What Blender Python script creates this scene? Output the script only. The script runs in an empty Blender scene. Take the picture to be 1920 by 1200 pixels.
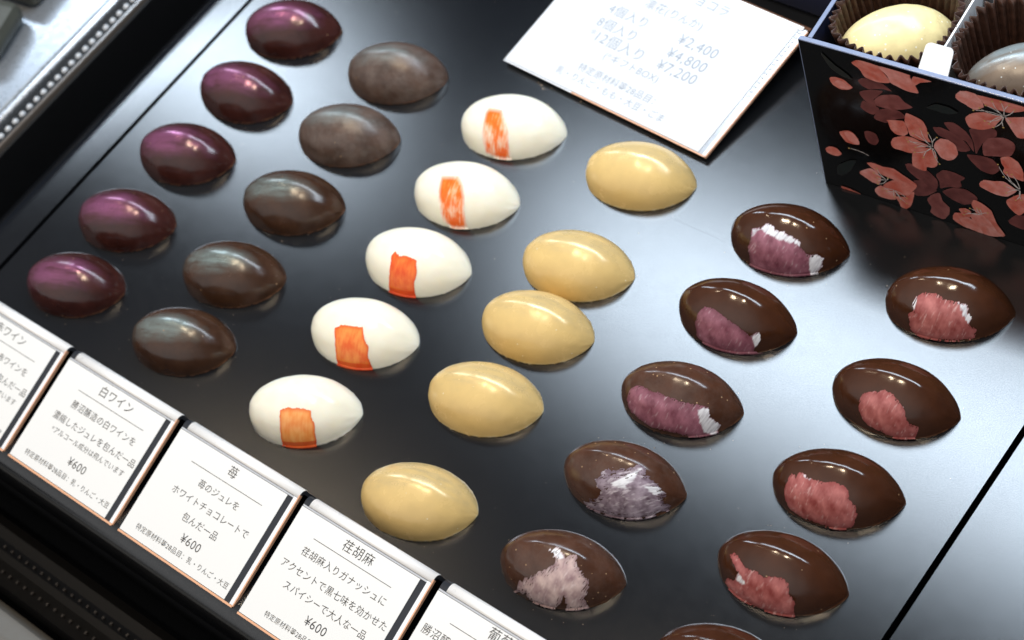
import bpy, math, random
from mathutils import Vector, Matrix, noise
C = bpy.context.scene.collection
SC = bpy.context.scene
MM = 0.001
random.seed(7)

# ------------------------------------------------------------------ camera
cd = bpy.data.cameras.new("camera")
cam = bpy.data.objects.new("camera", cd)
C.objects.link(cam)
SC.camera = cam
R0 = Vector((0.7648444, 0.5921675, -0.2533193))
R1 = Vector((0.3884815, -0.7379695, -0.5516855))
R2 = Vector((-0.5136322, 0.3236334, -0.7944780))
mw = Matrix.Identity(4)
for i in range(3):
    mw[i][0], mw[i][1], mw[i][2] = R0[i], -R1[i], -R2[i]
mw.translation = (0.3335, -0.2101, 0.5159)
cam.matrix_world = mw
cd.sensor_width = 36.0
cd.lens = 65.05
cd.clip_start = 0.02
cd.clip_end = 20.0
cd.dof.use_dof = True
cd.dof.focus_distance = 0.590
cd.dof.aperture_fstop = 14.0

# ------------------------------------------------------------------ world, lamps, exposure
w = bpy.data.worlds.new("World")
SC.world = w
w.use_nodes = True
wt = w.node_tree
bg = wt.nodes["Background"]
# the shop: dim behind the case, brighter and warmer towards the customers' side
tc = wt.nodes.new('ShaderNodeTexCoord')
dt = wt.nodes.new('ShaderNodeVectorMath'); dt.operation = 'DOT_PRODUCT'
dt.inputs[1].default_value = (-.08, -.86, .50)
wt.links.new(tc.outputs['Generated'], dt.inputs[0])
rp = wt.nodes.new('ShaderNodeValToRGB')
for el, (p, c) in zip([rp.color_ramp.elements[0], rp.color_ramp.elements[1], rp.color_ramp.elements.new(.5)],
                      [(0.0, (.024, .035, .060, 1)), (1.0, (1.05, .93, .80, 1)), (.45, (.22, .225, .24, 1))]):
    el.position = p; el.color = c
wt.links.new(dt.outputs['Value'], rp.inputs[0])
wt.links.new(rp.outputs[0], bg.inputs[0])
bg.inputs[1].default_value = 0.85
SC.view_settings.view_transform = 'Standard'
SC.view_settings.look = 'None'
SC.view_settings.exposure = 0.16
SC.view_settings.gamma = 1.0
SC.view_settings.use_curve_mapping = False


def area(name, loc, target, sx, sy, power, col):
    l = bpy.data.lights.new(name, 'AREA')
    l.shape = 'RECTANGLE'
    l.size, l.size_y = sx, sy
    l.energy = power
    l.color = col
    o = bpy.data.objects.new(name, l)
    C.objects.link(o)
    o.location = loc
    d = Vector(target) - Vector(loc)
    o.rotation_euler = d.to_track_quat('-Z', 'Y').to_euler()
    return o


def spot(name, loc, r, power, col):
    l = bpy.data.lights.new(name, 'POINT')
    l.shadow_soft_size = r
    l.energy = power
    l.color = col
    o = bpy.data.objects.new(name, l)
    C.objects.link(o)
    o.location = loc
    return o


COOL = (0.74, 0.87, 1.0)
WARM = (1.0, 0.78, 0.55)
# the lit strips in the top of the display case
area("case_strip_lamp", (0.06, 0.328, 0.6), (0.06, 0.328, 0), 0.92, 0.112, 6.3, COOL)
area("case_end_lamp", (-0.90, 0.343, 0.6), (-0.90, 0.343, 0), 0.50, 0.075, 3.5, COOL)
# warm ceiling spots above the case
for k, p in enumerate([(-0.80, 0.06, 1.2), (-0.20, -0.03, 1.2), (0.16, -0.03, 1.25)]):
    spot("shop_downlight", p, (.018, .040, .045)[k], (2.0, 12.0, 13.0)[k], (1.0, .80, .56))
PLACE={
 'P1':(-170.18,69.35,26.07),
 'P2':(-165.91,34.48,13.47),
 'P3':(-166.89,-0.87,19.72),
 'P4':(-166.77,-37.07,21.57),
 'P5':(-163.64,-69.78,22.00),
 'G1':(-112.50,70.05,22.19),
 'G2':(-110.26,36.63,22.82),
 'G3':(-108.81,1.13,21.53),
 'G4':(-107.77,-35.45,22.04),
 'G5':(-104.60,-67.65,21.79),
 'W1':(-52.01,68.95,20.70),
 'W2':(-48.45,35.04,17.93),
 'W3':(-45.87,2.41,16.19),
 'W4':(-43.82,-31.29,18.27),
 'W5':(-42.11,-66.91,28.48),
 'Y1':(5.94,71.43,16.79),
 'Y2':(8.91,28.70,16.52),
 'Y3':(11.51,0.91,15.56),
 'Y4':(12.98,-31.37,18.81),
 'Y5':(17.51,-74.03,19.05),
 'B1':(69.80,71.52,16.44),
 'B2':(71.18,37.00,12.96),
 'B3':(73.12,0.94,17.96),
 'B4':(73.89,-33.02,16.22),
 'B5':(75.24,-69.28,19.77),
 'R1':(130.59,73.47,21.77),
 'R2':(133.96,34.37,12.98),
 'R3':(135.34,-2.08,19.50),
 'R4':(136.04,-35.13,13.43),
 'R5':(137.2,-70.0,18.0),
}
STROKE={
 'W1':[[(-0.296,-0.019),(-0.035,-0.058),(0.081,-0.29),(0.142,-0.436),(0.158,-0.969),(-0.127,-0.969),(-0.35,-0.884),(-0.373,-0.598),(-0.365,-0.305),(-0.357,-0.104)]],
 'W2':[[(-0.296,-0.236),(-0.296,-0.035),(0.035,-0.012),(0.158,-0.143),(0.234,-0.367),(0.25,-0.946),(-0.042,-0.985),(-0.204,-0.853),(-0.257,-0.606)]],
 'W3':[[(-0.25,-0.266),(-0.181,-0.181),(-0.065,-0.259),(0.081,-0.228),(0.257,-0.274),(0.28,-0.467),(0.188,-0.992),(-0.219,-1.0),(-0.334,-0.992),(-0.227,-0.568)]],
 'W4':[[(-0.288,-0.266),(-0.173,-0.212),(0.234,-0.197),(0.357,-0.506),(0.365,-0.992),(0.035,-1.0),(-0.303,-1.0),(-0.242,-0.583)]],
 'W5':[[(-0.196,-0.282),(-0.012,-0.259),(0.334,-0.282),(0.38,-0.575),(0.319,-1.0),(-0.004,-1.0),(-0.288,-0.954),(-0.219,-0.56)]],
 'B1':[[(-0.511,-0.359),(-0.488,-0.266),(-0.388,-0.22),(-0.327,-0.22),(-0.265,-0.158),(-0.188,-0.158),(-0.088,-0.243),(0.073,-0.266),(0.219,-0.305),(0.342,-0.367),(0.357,-0.459),(0.434,-0.514),(0.473,-0.583),(0.619,-0.575),(0.688,-0.637),(0.665,-0.815),(0.595,-0.923),(0.58,-1.0),(0.442,-1.0),(0.042,-1.0),(-0.25,-1.0),(-0.519,-1.0),(-0.534,-0.792),(-0.542,-0.583),(-0.496,-0.483)],[(-0.35,-0.259),(-0.327,-0.22),(-0.265,-0.158),(-0.188,-0.158),(-0.088,-0.243),(0.073,-0.266),(0.219,-0.305),(0.342,-0.367),(0.357,-0.475),(0.234,-0.429),(-0.035,-0.382),(-0.181,-0.351)],[(0.473,-0.668),(0.511,-0.583),(0.619,-0.575),(0.688,-0.637),(0.665,-0.815),(0.595,-0.923),(0.58,-1.0),(0.465,-0.992)],[(-0.503,-0.421),(-0.488,-0.266),(-0.373,-0.22),(-0.342,-0.266),(-0.434,-0.382)]],
 'B2':[[(-0.465,-0.429),(-0.373,-0.274),(-0.15,-0.32),(0.05,-0.405),(0.204,-0.459),(0.319,-0.521),(0.434,-0.622),(0.557,-0.521),(0.58,-0.676),(0.473,-0.9),(0.603,-1.0),(0.35,-1.0),(0.042,-1.0),(-0.265,-1.0),(-0.511,-0.892),(-0.503,-0.598)],[(0.442,-0.622),(0.58,-0.506),(0.58,-0.714),(0.488,-0.876)]],
 'B3':[[(-0.703,-0.29),(-0.588,-0.189),(-0.388,-0.236),(-0.096,-0.297),(0.173,-0.359),(0.373,-0.375),(0.595,-0.359),(0.619,-0.552),(0.749,-0.753),(0.68,-1.0),(0.342,-0.961),(0.019,-0.884),(-0.396,-0.884),(-0.695,-0.776),(-0.795,-0.537)],[(0.442,-0.452),(0.603,-0.359),(0.626,-0.568),(0.757,-0.761),(0.649,-1.0),(0.496,-0.9)]],
 'B4':[[(-0.519,-0.892),(-0.365,-0.792),(-0.211,-0.637),(-0.088,-0.521),(-0.303,-0.49),(-0.257,-0.344),(-0.065,-0.197),(0.211,-0.166),(0.419,0.004),(0.549,-0.127),(0.703,-0.22),(0.78,-0.359),(0.764,-0.506),(0.841,-0.753),(0.788,-0.907),(0.657,-0.915),(0.565,-1.0),(0.204,-0.977),(-0.15,-1.0),(-0.434,-1.0)],[(-0.035,-0.382),(0.134,-0.32),(0.273,-0.174),(0.426,-0.042),(0.365,-0.266),(0.25,-0.382),(0.357,-0.413),(0.142,-0.452)],[(0.503,-0.32),(0.703,-0.243),(0.764,-0.367),(0.649,-0.483)]],
 'B5':[[(-0.511,-0.653),(-0.296,-0.49),(-0.181,-0.359),(-0.035,-0.313),(0.096,-0.212),(0.065,-0.081),(-0.042,-0.019),(0.119,0.05),(0.234,-0.104),(0.373,0.004),(0.434,-0.189),(0.565,-0.344),(0.603,-0.506),(0.534,-0.714),(0.565,-0.961),(0.357,-1.0),(0.234,-0.954),(0.219,-0.745),(0.035,-1.0),(-0.38,-0.961),(-0.403,-0.776),(-0.649,-0.977)],[(-0.042,-0.019),(0.119,0.05),(0.211,-0.104),(0.104,-0.127)]],
 'R1':[[(-0.549,-0.606),(-0.465,-0.529),(-0.48,-0.413),(-0.442,-0.29),(-0.342,-0.212),(-0.142,-0.236),(0.081,-0.32),(0.234,-0.328),(0.365,-0.344),(0.357,-0.483),(0.411,-0.568),(0.38,-0.653),(0.48,-0.753),(0.465,-0.931),(0.242,-0.938),(-0.081,-0.961),(-0.357,-1.0),(-0.526,-0.9)],[(0.211,-0.336),(0.373,-0.328),(0.357,-0.483),(0.419,-0.537),(0.365,-0.653),(0.273,-0.514)],[(-0.488,-0.382),(-0.419,-0.266),(-0.426,-0.506),(-0.473,-0.514)]],
 'R2':[[(-0.396,-0.436),(-0.311,-0.313),(-0.142,-0.29),(-0.035,-0.228),(0.104,-0.274),(0.288,-0.436),(0.35,-0.637),(0.511,-0.73),(0.496,-0.946),(0.265,-0.985),(-0.05,-0.884),(-0.311,-0.807),(-0.419,-0.614)],[(0.257,-0.367),(0.327,-0.351),(0.342,-0.413),(0.28,-0.429)]],
 'R3':[[(-0.642,-0.251),(-0.603,-0.166),(-0.526,-0.212),(-0.48,-0.135),(-0.296,-0.212),(-0.104,-0.243),(0.05,-0.212),(0.242,-0.259),(0.296,-0.344),(0.296,-0.452),(0.396,-0.521),(0.411,-0.668),(0.357,-0.915),(0.134,-0.992),(-0.127,-0.931),(-0.403,-0.915),(-0.642,-0.876),(-0.703,-0.668),(-0.703,-0.444)],[(-0.419,-0.166),(-0.288,-0.212),(-0.303,-0.266),(-0.373,-0.243)]],
 'R4':[[(-0.688,-0.197),(-0.626,-0.158),(-0.519,-0.22),(-0.434,-0.32),(-0.25,-0.336),(-0.104,-0.375),(0.188,-0.336),(0.296,-0.39),(0.311,-0.552),(0.388,-0.622),(0.38,-0.985),(0.142,-0.985),(-0.242,-0.946),(-0.588,-1.0),(-0.749,-0.892),(-0.703,-0.683),(-0.557,-0.614),(-0.503,-0.459),(-0.619,-0.351)],[(-0.557,-0.614),(-0.503,-0.444),(-0.357,-0.552),(-0.342,-0.614),(-0.465,-0.645)]],
}
PETALS=[(0,[(19.1,62.6),(20.9,64.3),(24.5,65.3),(27.9,64.2),(30.7,61.9),(27.2,61.5),(22.3,59.6),(19.7,60.7)]),(0,[(18.9,56.8),(23.1,59.6),(27.5,60.6),(25.1,56.9),(23.7,54.7),(24.2,51.6),(21.1,52.5),(19.4,54.5)]),(0,[(18.4,49.1),(19.6,52.7),(22.3,52.1),(25.3,51.2),(22.9,47.1),(20.2,47.4)]),(0,[(22.8,45.9),(24.8,50.2),(28.6,52.6),(32.5,52.8),(34.6,50.4),(30.5,47.8),(27.4,44.8),(23.8,44.7)]),(1,[(23.9,54.8),(26.0,57.8),(29.3,59.7),(32.9,60.6),(34.9,58.2),(37.5,56.8),(34.2,54.4),(30.2,52.7),(26.2,52.1),(24.3,52.4)]),(0,[(47.9,53.6),(51.3,55.1),(55.3,52.4),(57.3,48.3),(57.4,43.3),(55.0,47.3),(50.9,48.9)]),(0,[(43.8,49.6),(46.5,50.8),(49.9,50.1),(54.2,47.5),(56.3,44.0),(54.6,42.1),(51.5,41.3),(48.4,45.5),(45.4,46.5)]),(0,[(56.5,54.0),(59.3,56.9),(65.2,57.8),(65.6,54.7),(62.7,51.8),(60.2,48.0),(58.1,42.5),(57.6,47.9),(56.7,52.0)]),(1,[(60.6,48.1),(62.7,52.4),(67.9,54.9),(71.2,53.9),(71.4,50.7),(69.4,46.2),(64.1,44.1),(60.7,43.1)]),(0,[(54.9,40.8),(59.6,42.3),(63.7,42.2),(65.8,39.2),(65.7,37.5),(63.3,34.4),(59.5,34.6),(56.6,37.3)]),(0,[(67.6,11.8),(70.4,16.3),(73.5,17.2),(75.3,14.5),(73.3,9.8),(70.6,9.6),(68.3,10.3)]),(0,[(34.4,17.6),(37.4,19.0),(40.4,17.4),(42.7,16.1),(38.7,11.4),(34.5,9.7),(34.0,12.5)]),(0,[(32.1,25.5),(34.8,26.8),(39.5,26.0),(42.8,22.8),(43.4,20.0),(42.4,16.5),(39.2,17.5),(35.8,19.5),(32.8,22.3)]),(0,[(43.0,24.9),(46.0,28.7),(49.6,29.1),(53.4,28.0),(51.7,25.4),(51.9,22.8),(50.6,21.3),(47.0,20.2),(44.1,18.2),(43.9,21.5)]),(0,[(44.7,16.4),(48.6,20.4),(53.4,21.8),(57.1,19.4),(56.5,16.1),(52.0,13.0),(48.1,13.8)]),(1,[(38.6,9.2),(40.4,12.6),(43.5,15.2),(44.4,11.4),(46.6,8.8),(46.3,4.9),(44.0,0.9),(41.2,1.1),(39.3,2.7),(39.9,5.5)]),(0,[(18.3,36.4),(19.9,37.6),(22.6,37.1),(23.3,33.9),(21.8,30.9),(19.6,31.1),(18.4,33.5)]),(2,[(17.7,70.5),(20.3,72.8),(27.2,72.7),(28.5,70.6),(30.7,66.2),(26.0,64.5),(21.8,65.3),(20.2,68.4)]),(3,[(27.2,72.7),(37.4,72.7),(38.0,71.2),(40.3,65.2),(36.6,64.3),(32.9,65.2),(30.7,66.2),(29.9,69.0)]),(2,[(39.3,72.5),(45.2,72.4),(41.3,70.4),(38.8,67.6),(38.3,69.7)]),(2,[(8.5,58.9),(9.2,60.3),(11.1,61.0),(13.8,60.8),(15.6,59.3),(16.7,58.1),(14.8,56.3),(11.9,55.4),(9.5,56.6)]),(3,[(9.8,57.5),(11.3,59.6),(13.3,59.7),(15.1,58.3),(16.4,58.0),(14.7,56.6),(12.1,56.2),(10.3,56.3)]),(3,[(52.9,69.3),(54.7,71.9),(57.3,72.7),(59.8,72.4),(61.5,70.2),(62.0,67.3),(59.0,64.7),(56.1,65.9),(53.3,67.4)]),(2,[(60.1,72.2),(63.8,72.6),(69.1,72.9),(75.1,72.9),(76.5,71.8),(70.7,68.3),(67.1,67.9),(62.8,68.2),(61.1,70.6)]),(2,[(55.5,59.3),(57.8,62.6),(61.9,64.9),(65.5,65.1),(68.4,65.3),(66.4,61.8),(64.8,58.7),(60.7,55.8),(56.6,55.4)]),(3,[(68.9,65.0),(72.8,67.1),(76.3,68.1),(77.6,63.9),(74.9,57.9),(72.4,57.4),(70.1,61.7)]),(2,[(27.9,45.6),(27.6,46.6),(33.3,48.5),(34.3,46.7),(34.7,42.9),(32.9,40.7),(30.1,40.4),(28.4,42.4)]),(2,[(33.9,48.7),(35.0,53.1),(37.9,52.7),(40.5,51.6),(41.7,48.2),(41.8,43.7),(42.4,41.7),(38.4,41.1),(35.4,42.1),(34.6,45.7)]),(2,[(27.8,34.7),(28.9,37.8),(32.5,40.5),(36.1,41.3),(39.2,40.3),(41.4,39.6),(38.8,36.2),(35.0,32.7),(31.4,32.5),(28.6,32.5)]),(3,[(43.9,41.9),(46.1,45.1),(48.8,45.7),(51.0,44.4),(51.5,43.2),(51.8,39.7),(50.1,36.3),(48.0,34.8),(45.7,35.2),(44.4,37.5),(43.5,39.4)]),(2,[(35.9,34.3),(38.9,37.0),(41.7,38.3),(43.6,37.1),(44.3,34.0),(43.8,30.0),(41.7,28.1),(40.1,27.7),(39.5,25.4),(37.1,25.1),(34.8,26.2),(35.0,30.4)]),(2,[(66.6,44.7),(69.4,46.5),(72.3,45.0),(73.8,41.2),(73.8,36.1),(71.2,36.0),(68.6,36.0),(67.0,37.5),(67.5,40.0),(66.6,41.9)]),(3,[(58.4,27.7),(60.0,30.2),(63.1,31.1),(67.0,32.6),(69.9,31.1),(71.3,29.8),(68.1,25.3),(64.3,24.3),(60.5,25.2),(58.6,26.1)]),(2,[(67.7,23.3),(70.9,27.2),(73.9,29.2),(75.7,25.4),(73.6,19.6),(71.6,16.8),(69.4,18.1),(67.6,20.9)]),(2,[(74.1,34.0),(79.1,40.9),(82.3,37.8),(79.6,32.0),(75.1,31.0)]),(2,[(17.5,19.4),(19.7,20.7),(23.3,20.3),(27.5,21.0),(30.9,19.0),(34.4,17.0),(35.5,15.7),(32.9,14.5),(28.1,14.6),(24.0,15.2),(20.8,16.1)]),(3,[(14.5,13.8),(18.4,17.1),(20.8,16.1),(22.2,13.7),(20.9,9.4),(18.4,9.5),(16.1,10.8),(14.1,12.1)]),(3,[(18.8,5.3),(21.3,9.0),(24.2,8.5),(26.9,6.6),(26.6,3.7),(23.6,2.5),(20.2,2.5)]),(2,[(26.8,5.3),(30.6,7.2),(34.1,11.7),(33.6,8.0),(32.3,3.0),(30.3,-0.8),(28.3,-0.5),(27.7,2.7)]),(2,[(22.4,9.5),(24.5,12.4),(28.1,15.3),(33.0,15.7),(35.5,15.7),(33.9,11.9),(31.5,8.0),(27.7,7.1),(24.9,7.6)]),(2,[(54.9,14.7),(56.2,17.8),(59.3,16.8),(61.9,14.5),(63.5,8.6),(66.2,3.1),(64.0,1.6),(60.1,3.1),(57.3,8.5)]),(2,[(47.6,3.0),(48.4,6.9),(51.7,7.9),(53.9,5.6),(53.2,0.5),(50.1,1.1)]),(2,[(50.2,10.0),(52.7,11.5),(54.6,10.3),(54.0,6.9),(51.3,7.4)]),(3,[(54.1,8.2),(55.8,10.5),(59.0,10.6),(61.9,7.1),(63.7,3.7),(65.8,2.7),(62.0,0.3),(58.0,0.1),(55.5,4.5)]),(3,[(49.9,4.2),(53.2,6.8),(56.3,4.9),(58.4,0.3),(55.2,-0.0),(52.1,0.9)]),(2,[(8.9,32.6),(12.2,34.6),(14.2,34.0),(15.6,31.7),(15.8,28.9),(13.9,28.0),(11.0,27.9),(9.4,30.1)]),(3,[(10.6,33.0),(12.4,34.3),(14.2,33.7),(15.5,31.4),(15.8,29.1),(14.0,28.6),(11.8,29.4)]),(2,[(2.1,20.7),(3.9,22.6),(6.6,22.7),(8.2,20.4),(6.0,18.2),(3.5,18.3),(2.3,18.9)]),(2,[(5.8,1.3),(9.1,1.3),(13.1,-0.7),(9.6,-1.3),(5.8,-0.9)]),(4,[(7.1,71.5),(10.8,67.9),(15.4,64.4),(17.2,62.4),(13.6,62.6),(9.6,65.3)]),(4,[(5.8,12.9),(9.7,17.1),(13.3,19.0),(10.8,12.7),(6.9,7.8),(5.0,8.2)]),(4,[(42.6,59.2),(45.9,62.2),(50.4,62.5),(53.2,61.0),(49.8,59.0),(45.6,58.9)])]
STAMENS=[((43.0,39.4),[(36.7,43.8),(34.0,39.8),(34.5,38.6),(39.5,47.3),(36.9,36.7),(36.3,34.0),(39.3,32.6),(43.7,34.0),(44.9,31.7),(45.0,45.4),(42.0,46.4)]),((72.5,30.9),[(67.1,35.3),(68.3,38.1),(70.0,37.8),(67.4,30.8),(67.8,27.2),(70.8,24.8),(72.7,25.7),(65.5,40.9)]),((68.6,65.9),[(58.6,64.6),(60.7,66.5),(62.8,68.7),(65.1,71.5),(67.8,72.4),(70.5,71.9),(72.2,70.5),(62.1,61.0),(63.5,60.2),(64.9,59.0),(68.2,60.4),(70.5,64.0)]),((24.2,13.4),[(19.7,15.3),(20.7,13.3),(20.5,11.1),(20.5,9.5),(24.8,14.9),(21.1,18.3)]),((26.7,9.0),[(22.2,7.5),(23.6,6.9),(26.3,5.1),(28.5,4.3),(30.7,3.5),(31.0,6.6)]),((58.2,10.8),[(51.9,7.7),(52.6,9.9),(54.3,12.3),(56.8,13.8),(57.8,13.6),(60.6,12.9)]),((19.2,24.1),[(11.5,25.0)])]


# ------------------------------------------------------------------ helpers
def lin(r, g, b):
    f = lambda c: (c / 255 / 12.92) if c / 255 <= .04045 else ((c / 255 + .055) / 1.055) ** 2.4
    return (f(r), f(g), f(b))


def tag(o, label=None, cat=None, group=None, kind=None):
    if label: o["label"] = label
    if cat: o["category"] = cat
    if group: o["group"] = group
    if kind: o["kind"] = kind
    return o


def link(name, verts, faces, mat, parent=None, smooth=False, cols=None):
    me = bpy.data.meshes.new(name)
    me.from_pydata(verts, [], faces)
    if smooth:
        me.polygons.foreach_set("use_smooth", [True] * len(me.polygons))
    if cols is not None:
        a = me.color_attributes.new("col", 'FLOAT_COLOR', 'POINT')
        flat = []
        for c in cols: flat += [c[0], c[1], c[2], 1.0]
        a.data.foreach_set("color", flat)
    me.materials.append(mat)
    me.update()
    o = bpy.data.objects.new(name, me)
    C.objects.link(o)
    if parent: o.parent = parent
    return o


def empty(name, loc=(0, 0, 0), rz=0):
    o = bpy.data.objects.new(name, None)
    o.empty_display_size = .01
    C.objects.link(o)
    o.location = loc
    o.rotation_euler = (0, 0, rz)
    return o


def bevel(o, wd, seg=2):
    m = o.modifiers.new("bevel", 'BEVEL')
    m.width = wd; m.segments = seg; m.limit_method = 'ANGLE'
    return o


def boxgeo(x0, x1, y0, y1, z0, z1):
    v = [(x0, y0, z0), (x1, y0, z0), (x1, y1, z0), (x0, y1, z0), (x0, y0, z1), (x1, y0, z1), (x1, y1, z1), (x0, y1, z1)]
    f = [(3, 2, 1, 0), (4, 5, 6, 7), (0, 1, 5, 4), (1, 2, 6, 5), (2, 3, 7, 6), (3, 0, 4, 7)]
    return v, f


def box(name, b, mat, parent=None, bv=0):
    v, f = boxgeo(*b)
    o = link(name, v, f, mat, parent)
    if bv: bevel(o, bv)
    return o


def extrude_x(name, prof, x0, x1, mat, parent=None, smooth=False):
    """closed (y,z) profile swept along x"""
    n = len(prof)
    v = [(x0, y, z) for y, z in prof] + [(x1, y, z) for y, z in prof]
    f = [(i, (i + 1) % n, n + (i + 1) % n, n + i) for i in range(n)]
    f += [tuple(range(n - 1, -1, -1)), tuple(range(n, 2 * n))]
    return link(name, v, f, mat, parent, smooth)


# ------------------------------------------------------------------ materials
class NT:
    def __init__(s, name):
        s.m = bpy.data.materials.new(name)
        s.m.use_nodes = True
        s.t = s.m.node_tree
        s.b = s.t.nodes["Principled BSDF"]

    def n(s, typ, **kw):
        o = s.t.nodes.new(typ)
        for k, v in kw.items(): setattr(o, k, v)
        return o

    def l(s, a, b): s.t.links.new(a, b)

    def set(s, **kw):
        for k, v in kw.items():
            i = s.b.inputs[k.replace('_', ' ')]
            i.default_value = (*v, 1) if isinstance(v, tuple) and len(v) == 3 else v
        return s

    def noise(s, scale, detail=4, rough=.55, vec=None):
        n = s.n('ShaderNodeTexNoise')
        n.inputs['Scale'].default_value = scale
        n.inputs['Detail'].default_value = detail
        n.inputs['Roughness'].default_value = rough
        if vec is None:
            vec = s.n('ShaderNodeTexCoord').outputs['Object']
        s.l(vec, n.inputs['Vector'])
        return n.outputs[0]

    def ramp(s, fac, stops):
        r = s.n('ShaderNodeValToRGB')
        e = r.color_ramp.elements
        while len(e) < len(stops): e.new(.5)
        for el, (p, c) in zip(e, stops):
            el.position = p
            el.color = (*c, 1) if isinstance(c, tuple) else (c, c, c, 1)
        s.l(fac, r.inputs[0])
        return r.outputs[0]

    def mix(s, fac, a, b, typ='MIX'):
        x = s.n('ShaderNodeMix', data_type='RGBA', blend_type=typ)
        for sock, val in ((x.inputs[0], fac), (x.inputs[6], a), (x.inputs[7], b)):
            if hasattr(val, 'links'): s.l(val, sock)
            else: sock.default_value = val if not isinstance(val, tuple) else (*val, 1)
        return x.outputs[2]

    def math(s, op, a, b=0.0, clamp=False):
        x = s.n('ShaderNodeMath', operation=op)
        x.use_clamp = clamp
        for sock, val in ((x.inputs[0], a), (x.inputs[1], b)):
            if hasattr(val, 'links'): s.l(val, sock)
            else: sock.default_value = val
        return x.outputs[0]

    def bump(s, h, dist, strength=1.0):
        b = s.n('ShaderNodeBump')
        b.inputs['Strength'].default_value = strength
        b.inputs['Distance'].default_value = dist
        s.l(h, b.inputs['Height'])
        s.l(b.outputs[0], s.b.inputs['Normal'])


def plain(name, col, rough=.5, **kw):
    t = NT(name).set(Base_Color=col, Roughness=rough, **kw)
    t.l(t.math('MULTIPLY_ADD', t.noise(600, 3), .0) if False else t.ramp(t.noise(350, 4), [(.3, max(0, rough - .06)), (.7, min(1, rough + .06))]), t.b.inputs['Roughness'])
    return t.m


def tray_mat():
    """satin lacquered metal: near-black body under a soft clear reflection"""
    t = NT("satin_black_tray")
    co = t.n('ShaderNodeTexCoord').outputs['Object']
    big = t.noise(16, 5, .62, co)
    fine = t.noise(2400, 3, .7, co)
    med = t.noise(170, 5, .7, co)
    base = t.ramp(big, [(.25, (.0020, .0024, .0034)), (.75, (.0048, .0050, .0056))])
    base = t.mix(t.ramp(fine, [(.35, 0.0), (.8, .35)]), base, (.022, .024, .028))
    scr = None
    for rot, sx, sy, lo in ((.5, 9, 620, .752), (-.9, 8, 760, .76), (1.9, 10, 820, .76)):
        mp = t.n('ShaderNodeMapping')
        mp.inputs['Rotation'].default_value = (0, 0, rot)
        mp.inputs['Scale'].default_value = (sx, sy, 1)
        t.l(co, mp.inputs[0])
        s_ = t.ramp(t.noise(1.0, 2, .5, mp.outputs[0]), [(lo, 0.0), (lo + .025, 1.0)])
        scr = s_ if scr is None else t.math('MAXIMUM', scr, s_)
    base = t.mix(t.math('MULTIPLY', scr, .25), base, (.04, .043, .048))
    dif = t.n('ShaderNodeBsdfDiffuse'); t.l(base, dif.inputs[0])
    gl = t.n('ShaderNodeBsdfGlossy', distribution='BECKMANN')
    g = t.ramp(fine, [(.3, (.72, .73, .745)), (.7, (1.0, 1.0, 1.0))])
    g = t.mix(t.math('MULTIPLY', scr, .45), g, (.55, .56, .58))
    sm = t.ramp(t.noise(46, 6, .72, co), [(.3, 1.0), (.75, .95)])
    g = t.mix(1.0, g, sm, 'MULTIPLY')
    t.l(g, gl.inputs['Color'])
    rr = t.ramp(med, [(.3, .236), (.72, .248)])
    t.l(rr, gl.inputs['Roughness'])
    fr = t.n('ShaderNodeFresnel'); fr.inputs[0].default_value = 1.85
    bp = t.n('ShaderNodeBump'); bp.inputs['Strength'].default_value = .3; bp.inputs['Distance'].default_value = .000006
    t.l(fine, bp.inputs['Height'])
    for nd in (dif, gl): t.l(bp.outputs[0], nd.inputs['Normal'])
    mx = t.n('ShaderNodeMixShader')
    t.l(fr.outputs[0], mx.inputs[0]); t.l(dif.outputs[0], mx.inputs[1]); t.l(gl.outputs[0], mx.inputs[2])
    t.l(mx.outputs[0], t.t.nodes['Material Output'].inputs[0])
    return t.m


M = {}
M['tray'] = tray_mat()
M['black'] = plain("matt_black_metal", (.005, .005, .0055), .5, Specular_IOR_Level=.22)
M['grey'] = plain("grey_rail_metal", (.13, .125, .115), .6)
M['steel'] = plain("brushed_steel", (.55, .57, .6), .3, Metallic=.8)
M['pale'] = plain("pale_steel_shelf", (.30, .325, .36), .30, Metallic=.55)
M['bead'] = plain("clear_beads", (.58, .60, .63), .18)
M['olive'] = plain("dark_olive_wrapper", (.05, .052, .04), .5)
M['brownedge'] = plain("tinted_acrylic_edge", (.11, .09, .075), .2)
M['paper'] = plain("white_card_paper", (.80, .795, .78), .55)
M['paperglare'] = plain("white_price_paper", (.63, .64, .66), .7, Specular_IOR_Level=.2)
M['ink'] = plain("black_ink", (.03, .028, .027), .6)
M['inkglare'] = plain("glare_paled_ink", (.275, .31, .365), .6, Specular_IOR_Level=.2)  # sign ink lightened to imitate glare washing over the print
M['foldglint'] = plain("white_fold_reflection", (.88, .86, .84), .3)  # white stands in for the lamp's reflection on the clear folds
M['copper'] = plain("peach_light_fringe", (.78, .42, .25), .3)  # colour stands in for warm light refracted along the acrylic edges
M['lightmark'] = plain("grey_shadow_and_reflection", (.50, .51, .54), .4)  # grey of the painted fold shadow and the painted reflected dots
M['smoke'] = plain("smoky_clear_strip", (.030, .032, .038), .12)
M['clearplate'] = plain('pale_clear_plate', (.42, .45, .50), .12)
M['edgeglint'] = plain("white_edge_highlight", (.85, .85, .87), .2)  # white stands in for the highlight along the acrylic edges
M['navy'] = plain("navy_box_card", (.018, .022, .05), .35)
M['panel'] = plain("gloss_black_card", (.003, .003, .0033), .13, Specular_IOR_Level=.3)
M['rim'] = plain("blue_grey_rim", (.20, .24, .36), .25)
M['divider'] = plain("white_divider_card", (.85, .86, .87), .4)
M['twig'] = plain("pale_print_line", (.62, .55, .52), .5)
M['gold'] = plain("gold_print_dot", (.55, .36, .12), .4)
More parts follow.
